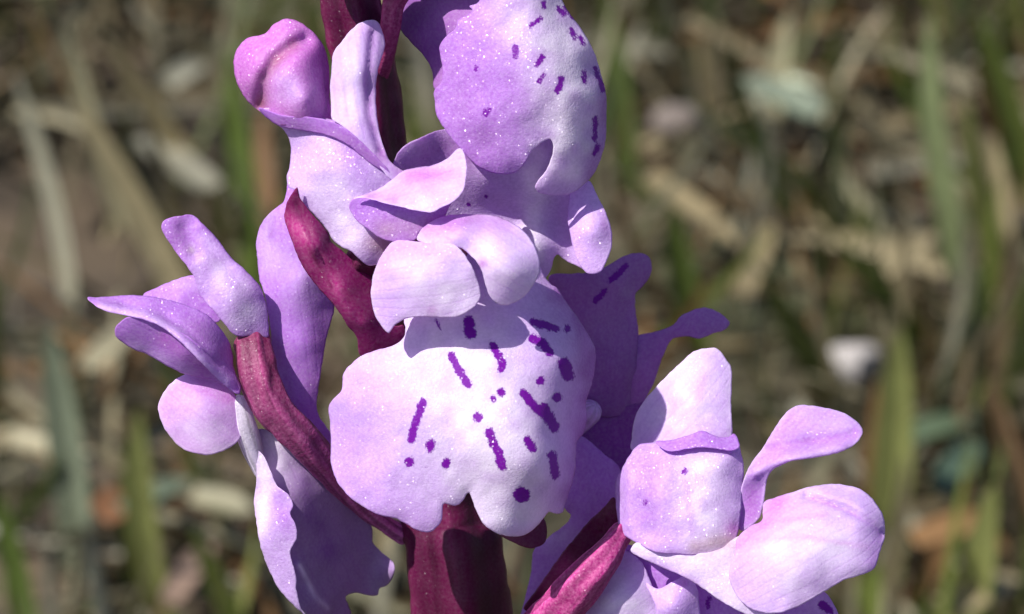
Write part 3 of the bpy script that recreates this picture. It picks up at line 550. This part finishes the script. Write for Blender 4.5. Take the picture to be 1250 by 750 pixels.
sheet('petal', [(932, 614), (945, 608), (960, 603), (987, 595), (1013, 591), (1035, 593), (1053, 599), (1069, 614), (1079, 633), (1080, 654), (1074, 675), (1067, 694), (1051, 702), (1029, 709), (1005, 723), (981, 737), (960, 746), (941, 749), (920, 745), (905, 735), (895, 720), (890, 699), (897, 675), (900, 657), (915, 643), (930, 635)],
      [(970, 665, 186), (932, 614, 112), (987, 595, 112), (1053, 599, 104), (1080, 640, 108), (1067, 694, 142), (1005, 723, 166), (941, 749, 154), (896, 721, 124), (899, 660, 138), (917, 643, 134), (1030, 660, 168), (1000, 618, 146), (930, 690, 172), (1045, 625, 140), (1050, 640, 152)],
      M_PETAL, f6, C_PALE, paint=[([(905, 660), (935, 640), (950, 612)], 16, C_PINK * .8 + C_MAG * .2, .75), ([(960, 690), (1010, 670)], 45, C_WHITE, .7), ([(990, 608), (1030, 622), (1062, 640), (1076, 652)], 2.5, C_LIL, .8), ([(930, 640), (1010, 628)], 3, C_PINK, .4), ([(920, 660), (980, 655), (1060, 668)], 3, C_PINK, .3), ([(1072, 660), (1066, 690)], 9, C_LIL, .6)], seed=37, roll=6, wave=2, flat=.62, crease=[([(985, 606), (1030, 620), (1062, 638), (1077, 652)], 5, -9), ([(1000, 603), (1045, 618), (1072, 642)], 8, 5)], edge=(C_WHITE, 3, .3))

# --- the spike goes on above the picture: buds with bracts
for i, (x, y, d, a, L_, r_) in enumerate([(396, -78, 175, -1.2, 120, 40), (500, -105, 90, 0.9, 100, 34), (330, -160, 90, -0.8, 90, 30), (455, -215, 150, 0.5, 85, 28), (372, -300, 150, -0.3, 70, 24)]):
    ux, uy = math.sin(a), -math.cos(a)
    sy = -y / 330.0; sx = 425 - 40 * sy; sd = 48 + 82 * sy
    b = tube('bud', [(x + ux * L_ * .5, y + uy * L_ * .5, d + 10), (x + ux * L_ * .3, y + uy * L_ * .3, d + 8), (x, y, d), (x - ux * L_ * .4, y - uy * L_ * .4, d - 12), ((x - ux * L_ * .5 + sx) / 2, (y + sx * 0 + 50 * 0 + y) / 2 + 25, (d + sd) / 2), (sx, y + 60, sd)],
             [6, r_ * .7, r_, r_ * .6, 11, 10], M_PETAL, plant, C_MAG, ribs=3, ribamp=.08, col2=C_OVA, origin=unproj([(sx, y + 60, sd)])[0])

# --- rosette leaves at the foot
for i, a in enumerate((2.5, 3.5, 4.6, 5.7)):
    vs = []; n = 14; L_ = 0.075 + 0.01 * i
    for k in range(n + 1):
        t = k / n; wd = 0.011 * math.sin(math.pi * min(1, t * 0.9 + 0.1)) ** 0.7 + 0.0006
        r_ = L_ * t; z = 0.004 + 0.05 * t * (1 - t) * 1.4 + 0.012 * t
        for s, dz in ((-1, .002), (-.5, .0005), (0, -.0006), (.5, .0005), (1, .002)):
            vs.append((base[0] + math.cos(a) * r_ - math.sin(a) * wd * s, base[1] + math.sin(a) * r_ + math.cos(a) * wd * s, z + dz))
    vs = np.array(vs); nv = len(vs)
    F = [(k * 5 + j, k * 5 + j + 1, k * 5 + j + 6, k * 5 + j + 5) for k in range(n) for j in range(4)]
    F2 = F + [tuple(q + nv for q in f[::-1]) for f in F]
    bd = list(range(0, 5)) + [k * 5 + 4 for k in range(1, n + 1)] + [n * 5 + j for j in (3, 2, 1, 0)] + [k * 5 for k in range(n - 1, 0, -1)]
    F2 += [(bd[j], bd[j] + nv, bd[(j + 1) % len(bd)] + nv, bd[(j + 1) % len(bd)]) for j in range(len(bd))]
    link('leaf', np.r_[vs, vs - [0, 0, .0005]], F2, M_LEAF, plant, attrs={'col': np.tile([.05, .1, .025], (2 * nv, 1))})

# ------------------------------------------------------------------ meadow
GREENS = [np.array(c) * .95 for c in [(.085, .125, .02), (.13, .16, .03), (.16, .17, .05), (.17, .20, .09), (.06, .085, .018)]]
STRAWS = [np.array(c) for c in [(.34, .28, .16), (.27, .215, .115), (.37, .33, .21), (.17, .12, .065), (.27, .25, .155), (.22, .12, .05), (.30, .285, .21)]]

def blade_pts(p0, p1, width, bend, tw, n=6, fold=0.25, hint=None):
    """a tapering folded blade from p0 to p1; returns verts (3 per section) and faces"""
    p0 = np.asarray(p0, float); p1 = np.asarray(p1, float)
    ax_ = p1 - p0; Lb = np.linalg.norm(ax_); ax_ = ax_ / Lb
    side = np.cross(ax_, [math.cos(tw), math.sin(tw), 0.3] if hint is None else hint); side /= np.linalg.norm(side)
    nrm = np.cross(side, ax_)
    V = []
    for k in range(n + 1):
        t = k / n
        c = p0 + (p1 - p0) * t + np.asarray(bend) * Lb * 4 * t * (1 - t)
        wd = width * 0.5 * (0.75 + 0.6 * t) * (1 - t ** 3) ** 0.8 + width * 0.03
        V += [c - side * wd + nrm * wd * fold, c, c + side * wd + nrm * wd * fold]
    F = []
    for k in range(n):
        a = k * 3
        F += [(a, a + 1, a + 4, a + 3), (a + 1, a + 2, a + 5, a + 4)]
    return np.array(V), F

def stuff(name, count, maker, mat, label, cat):
    Vs, Fs, Cs = [], [], []; off = 0
    for i in range(count):
        r = maker(i)
        if r is None: continue
        V, F, c = r
        Vs.append(V); Fs += [tuple(q + off for q in f) for f in F]; Cs.append(np.tile(c, (len(V), 1))); off += len(V)
    o = link(name, np.concatenate(Vs), Fs, mat, origin=(0, 0, 0), attrs={'col': np.concatenate(Cs)})
    return tag(o, label, cat, kind='stuff')

def spot(i, n, near=0.72):
    if i < n * near:
        return rng.uniform(-.26, .26), rng.uniform(0.10, 0.66)
    while True:
        r = 0.25 + 1.6 * rng.random() ** 1.5; a = rng.uniform(0, 2 * math.pi)
        x, y = r * math.cos(a), 0.35 + r * math.sin(a)
        if (y - CAM[1]) ** 2 + x * x > 0.0225 or y > 0: return x, y

NL = 11000
def litter(i):
    x, y = spot(i, NL)
    if y < 0.06 and abs(x) < .12 and y > -.35: return None
    if vnoise(np.array(x * 34), np.array(y * 24), 11) < -.05 and rng.random() < .92: return None
    z = gh(np.array(x), np.array(y)) + rng.uniform(0.000, 0.010)
    a = rng.uniform(0, 2 * math.pi); L_ = rng.uniform(.012, .06); tl = rng.normal(0, .18)
    d = np.array([math.cos(a), math.sin(a), tl])
    c = STRAWS[rng.integers(len(STRAWS))] * rng.uniform(.2, .85)
    V, F = blade_pts(np.array([x, y, z]) - d * L_ / 2, np.array([x, y, z]) + d * L_ / 2, rng.uniform(.0008, .0027), (0, 0, rng.uniform(-.05, .1)), rng.uniform(0, 6), 4, .4)
    V[:, 2] = np.maximum(V[:, 2], -0.004)
    return V, F, c
stuff('straw_litter', NL, litter, M_STRAW, 'matted dry straw and dead grass covering the meadow soil', 'dry grass')
NG = 9000
tufts = [(rng.uniform(-.25, .25), rng.uniform(.12, .7)) for _ in range(70)]
def grass(i):
    if i < NG * .6:
        t = tufts[rng.integers(len(tufts))]; x, y = t[0] + rng.normal(0, .010), t[1] + rng.normal(0, .010)
    else: x, y = spot(i, NG, .8)
    if y < 0.08 and abs(x) < .12 and y > -.35: return None
    h_ = rng.uniform(.010, .042); a = rng.uniform(0, 6.28); le = abs(rng.normal(.35, .3))
    p0 = np.array([x, y, gh(np.array(x), np.array(y)) - .002]); p1 = p0 + h_ * np.array([math.cos(a) * le, math.sin(a) * le, 1])
    dry = rng.random() < (.62 if -.06 < x < .055 else .42)
    c = (STRAWS[rng.integers(len(STRAWS))] * .85 if dry else GREENS[rng.integers(len(GREENS))]) * rng.uniform(.6, 1.1)
    V, F = blade_pts(p0, p1, rng.uniform(.0007, .0024), (math.cos(a) * .08, math.sin(a) * .08, .05), rng.uniform(0, 6), 5)
    return V, F, c
stuff('grass', NG, grass, M_LEAF, 'short mixed green and dry grass growing behind the orchid', 'grass')

def single(name, label, cat, p, q, width, col, mat, lying=False, bend=(0, 0, 0), tw=0.0, group=None, zlift=.016, n=12):
    if lying:
        A = ground_at(*p, z=zlift); B = ground_at(*q, z=zlift)
    else:
        Yp = ground_at(*p, z=0.0)[1] - .022              # stands a little in front of what it hides
        A = plane_at(p[0], p[1], Yp); B = plane_at(q[0], q[1], Yp - .006)
        A = A + (A - B) * ((A[2] + .004) / max(B[2] - A[2], .004))
    hint = np.array((tw, -.35, 1) if lying else (tw - .8, -1, .6)); hint /= np.linalg.norm(hint)
    V, F = blade_pts(A, B, width * (.72 if lying else .95), bend, tw, n, .3, hint)
    nv = len(V)
    Fb = F + [tuple(k + nv for k in f[::-1]) for f in F]
    bd = [k * 3 for k in range(n + 1)] + [n * 3 + 1] + [k * 3 + 2 for k in range(n, -1, -1)] + [1]
    Fb += [(bd[j + 1 if j + 1 < len(bd) else 0], bd[j], bd[j] + nv, bd[j + 1 if j + 1 < len(bd) else 0] + nv) for j in range(len(bd))]
    t = np.repeat(np.linspace(0, 1, n + 1), 3)
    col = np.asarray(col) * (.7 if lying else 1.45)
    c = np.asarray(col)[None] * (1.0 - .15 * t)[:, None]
    o = link(name, np.r_[V, V - hint * .00025], Fb, mat, origin=A, smooth=False, attrs={'col': np.r_[c, c]})
    group = {'grass_blade': 'green blades behind the orchid', 'dry_stalk': 'dry stalks in the litter', 'dead_leaf': 'dead leaves in the litter'}[name]
    return tag(o, label, cat, group)

G1, G2, G3, G4, G5 = [c * 1.25 + np.array([.015, .015, .012]) for c in GREENS]
S1, S2, S3, S4, S5, S6, S7 = [c * 1.15 for c in STRAWS]
BL = [
 # name, label, category, foot, tip, width(m), colour, material, lying, bend
 ('dry_stalk', 'pale straw stalk slanting over the litter beside a grey dead leaf', 'stalk', (205, 345), (85, 105), .0060, S1, M_STRAW, False, (.03, 0, 0)),
 ('dead_leaf', 'narrow pale grey dead leaf lying across the straw', 'leaf', (258, 232), (165, 168), .0066, S7 * .8, M_STRAW, True, (0, 0, .02)),
 ('dry_stalk', 'orange brown dry stalk with blunt tip in the straw', 'stalk', (80, 85), (38, 8), .0045, np.array([.40, .25, .12]), M_STRAW, False, (0, 0, 0)),
 ('dry_stalk', 'brown dry stalk leaning behind the straw', 'stalk', (235, 215), (125, 40), .0048, S2, M_STRAW, False, (.02, 0, 0)),
 ('dry_stalk', 'thin grey stalk rising at the edge of a dark hollow', 'stalk', (120, 175), (80, 30), .0034, S5, M_STRAW, False, (0, 0, 0)),
 ('grass_blade', 'broad dark green blade behind the curled magenta petal', 'grass', (300, 255), (278, 60), .0058, G1, M_LEAF, False, (.02, 0, 0)),
 ('grass_blade', 'bright green blade beside the top of the maroon stem', 'grass', (400, 60), (365, -20), .0052, G2, M_LEAF, False, (0, 0, 0)),
 ('grass_blade', 'grey green woolly blade standing below the long pointed sepal', 'grass', (85, 580), (62, 400), .0060, np.array([.22, .25, .17]), M_LEAF, False, (.01, 0, 0)),
 ('dry_stalk', 'pale forked twig piece lying on dark soil', 'stalk', (15, 535), (125, 565), .0036, S3, M_STRAW, True, (0, 0, .02)),
 ('grass_blade', 'small fresh green blade below the drooping spotted lip', 'grass', (275, 745), (235, 640), .0058, G2, M_LEAF, False, (.03, 0, 0)),
 ('grass_blade', 'dull green blade rising under the round lilac petal', 'grass', (195, 670), (170, 500), .0050, G3, M_LEAF, False, (-.03, 0, 0)),
 ('grass_blade', 'tall pale green blade bending beside the beige dead leaf', 'grass', (1205, 350), (1135, 20), .0052, G4, M_LEAF, False, (-.04, 0, 0)),
 ('grass_blade', 'short bright green blade slanting above a dark hollow', 'grass', (1100, 380), (1020, 290), .0046, G2 * 1.1, M_LEAF, False, (.02, 0, 0)),
 ('grass_blade', 'wide soft green blade standing behind the upper side petal', 'grass', (1085, 610), (1100, 400), .0056, G3, M_LEAF, False, (.01, 0, 0)),
 ('grass_blade', 'yellow green blade with an orange withered tip', 'grass', (1010, 265), (950, 190), .0048, np.array([.17, .19, .04]), M_LEAF, False, (.02, 0, 0)),
 ('dry_stalk', 'beige straw piece slanting over a dark hollow', 'stalk', (1080, 335), (1140, 285), .0042, S1, M_STRAW, True, (0, 0, .03)),
 ('grass_blade', 'short blue green blade lying near a horizontal one', 'grass', (1145, 600), (1195, 540), .0052, np.array([.13, .20, .14]), M_LEAF, True, (0, 0, .04)),
 ('grass_blade', 'horizontal blue green blade crossing the wide soft blade', 'grass', (1095, 540), (1195, 512), .0050, np.array([.15, .21, .12]), M_LEAF, True, (0, 0, .04)),
 ('dry_stalk', 'rusty brown stalk curving beside blue green blades', 'stalk', (1245, 580), (1212, 470), .0046, np.array([.32, .19, .10]), M_STRAW, False, (0, 0, 0)),
 ('grass_blade', 'olive green blade leaning beside a rust coloured stalk', 'grass', (1245, 190), (1190, 10), .0046, G2, M_LEAF, False, (.02, 0, 0)),
 ('grass_blade', 'upright green blade rising below the blue green ones', 'grass', (1190, 730), (1215, 590), .0056, G3, M_LEAF, False, (.01, 0, 0)),
 ('dead_leaf', 'broad beige dead leaf leaning against tall green blade', 'leaf', (1215, 255), (1212, 165), .0085, S1 * 1.05, M_STRAW, False, (0, 0, 0)),
 ('dry_stalk', 'long dull brown stalk lying across shaded litter', 'stalk', (790, 215), (900, 300), .0056, S2, M_STRAW, True, (0, 0, .01)),
 ('dead_leaf', 'pale green withered leaf standing out on dark soil', 'leaf', (1000, 140), (905, 95), .0052, np.array([.20, .24, .17]), M_STRAW, True, (0, 0, .02)),
 ('grass_blade', 'dark olive blade standing close behind the drooping lip', 'grass', (760, 130), (742, -10), .0058, G5 * 1.3, M_LEAF, False, (0, 0, 0)),
 ('grass_blade', 'yellowish green blade leaning over brown litter', 'grass', (985, 440), (930, 330), .0042, np.array([.13, .15, .04]), M_LEAF, False, (.02, 0, 0)),
]
BL += [
 ('dry_stalk', 'bent grey beige stalk next to the blunt orange stalk', 'stalk', (62, 260), (20, 90), .0050, S7, M_STRAW, False, (.03, 0, 0)),
 ('dry_stalk', 'broad tan stalk rising behind the upright lilac petal', 'stalk', (255, 335), (190, 250), .0062, S1, M_STRAW, False, (0, 0, 0)),
 ('dead_leaf', 'curled grey leaf arching over dark green grass', 'leaf', (205, 105), (250, 78), .0044, S7, M_STRAW, True, (0, .03, .05)),
 ('dry_stalk', 'reddish brown stalk between green blade and lilac sepal', 'stalk', (330, 230), (322, 130), .0052, np.array([.30, .18, .10]), M_STRAW, False, (0, 0, 0)),
 ('dry_stalk', 'pale straw bit pointing up toward the pointed sepal', 'stalk', (105, 450), (170, 395), .0048, S3, M_STRAW, True, (0, 0, .02)),
 ('dead_leaf', 'rusty brown leaf scrap on dark soil below the round petal', 'leaf', (120, 630), (165, 605), .0064, np.array([.28, .13, .06]), M_STRAW, True, (0, 0, .02)),
 ('grass_blade', 'pale green blade lying under the round petal', 'grass', (150, 625), (235, 585), .0048, np.array([.22, .27, .18]), M_LEAF, True, (0, 0, .03)),
 ('grass_blade', 'dark green blade at the foot of the grey woolly one', 'grass', (25, 745), (0, 600), .0056, G1, M_LEAF, False, (.02, 0, 0)),
 ('dry_stalk', 'pinkish brown stalk slanting beside fresh green blade', 'stalk', (205, 735), (260, 660), .0044, np.array([.34, .23, .17]), M_STRAW, True, (0, 0, .02)),
 ('dry_stalk', 'grey straw lying low beside the drooping purple lip', 'stalk', (235, 605), (310, 625), .0044, S5, M_STRAW, True, (0, 0, .02)),
 ('grass_blade', 'thin green blade crossing the olive upright grasses', 'grass', (1235, 330), (1180, 120), .0040, G3, M_LEAF, False, (-.03, 0, 0)),
 ('dry_stalk', 'rust coloured stalk among the olive upright grasses', 'stalk', (1222, 150), (1195, 60), .0046, np.array([.26, .13, .06]), M_STRAW, False, (0, 0, 0)),
 ('grass_blade', 'soft green blade beneath the bulging pale petal', 'grass', (1060, 760), (1075, 690), .0060, G2, M_LEAF, False, (0, 0, 0)),
 ('dry_stalk', 'tan straw lying below the blue green blades', 'stalk', (1115, 660), (1215, 630), .0050, S6 * 1.3, M_STRAW, True, (0, 0, .02)),
 ('dry_stalk', 'light beige straw lying near the lower green blade', 'stalk', (1150, 745), (1245, 705), .0054, S1, M_STRAW, True, (0, 0, .02)),
 ('dry_stalk', 'upright grey stalk near the pale greenish pebble', 'stalk', (950, 110), (965, 15), .0048, S5, M_STRAW, False, (0, 0, 0)),
 ('dry_stalk', 'slanting dull straw above the shaded purple petal', 'stalk', (905, 360), (940, 270), .0050, S2, M_STRAW, True, (0, 0, .02)),
 ('grass_blade', 'faint green blade rising behind the shaded purple flower', 'grass', (840, 350), (820, 250), .0050, G1, M_LEAF, False, (0, 0, 0)),
]
for i, b in enumerate(BL):
    single(b[0], b[1], b[2], b[3], b[4], b[5], b[6], b[7], b[8], b[9], tw=0.3 * math.sin(i * 2.1))

def pebble(x, y, r, col, label):
    o3 = ground_at(x, y, .006)
    V = []; F = []; nu, nv_ = 14, 9
    for j in range(nv_ + 1):
        ph = math.pi * j / nv_
        for i in range(nu):
            t = 2 * math.pi * i / nu
            k = 1 + .22 * vnoise(np.array(math.cos(t) * 1.3 + 4), np.array(math.sin(t) * 1.3 + ph * 1.1), int(r * 5000))
            V.append(o3 + r * k * np.array([math.sin(ph) * math.cos(t) * 1.15, math.sin(ph) * math.sin(t), math.cos(ph) * .75]))
    for j in range(nv_):
        for i in range(nu):
            F.append((j * nu + i, (j + 1) * nu + i, (j + 1) * nu + (i + 1) % nu, j * nu + (i + 1) % nu))
    tag(link('pebble', V, F, M_STONE, origin=o3 - [0, 0, r * .75], attrs={'col': np.tile(col, (len(V), 1))}), label, 'pebble', 'pebbles in the litter')
pebble(965, 122, .0042, np.array([.50, .55, .40]), 'pale greenish white pebble among dark litter')
pebble(1037, 442, .0034, np.array([.40, .37, .36]), 'small greyish white pebble beside the wide soft green blade')
pebble(822, 148, .0030, np.array([.17, .14, .125]), 'dull pinkish grey pebble near the drooping lip')
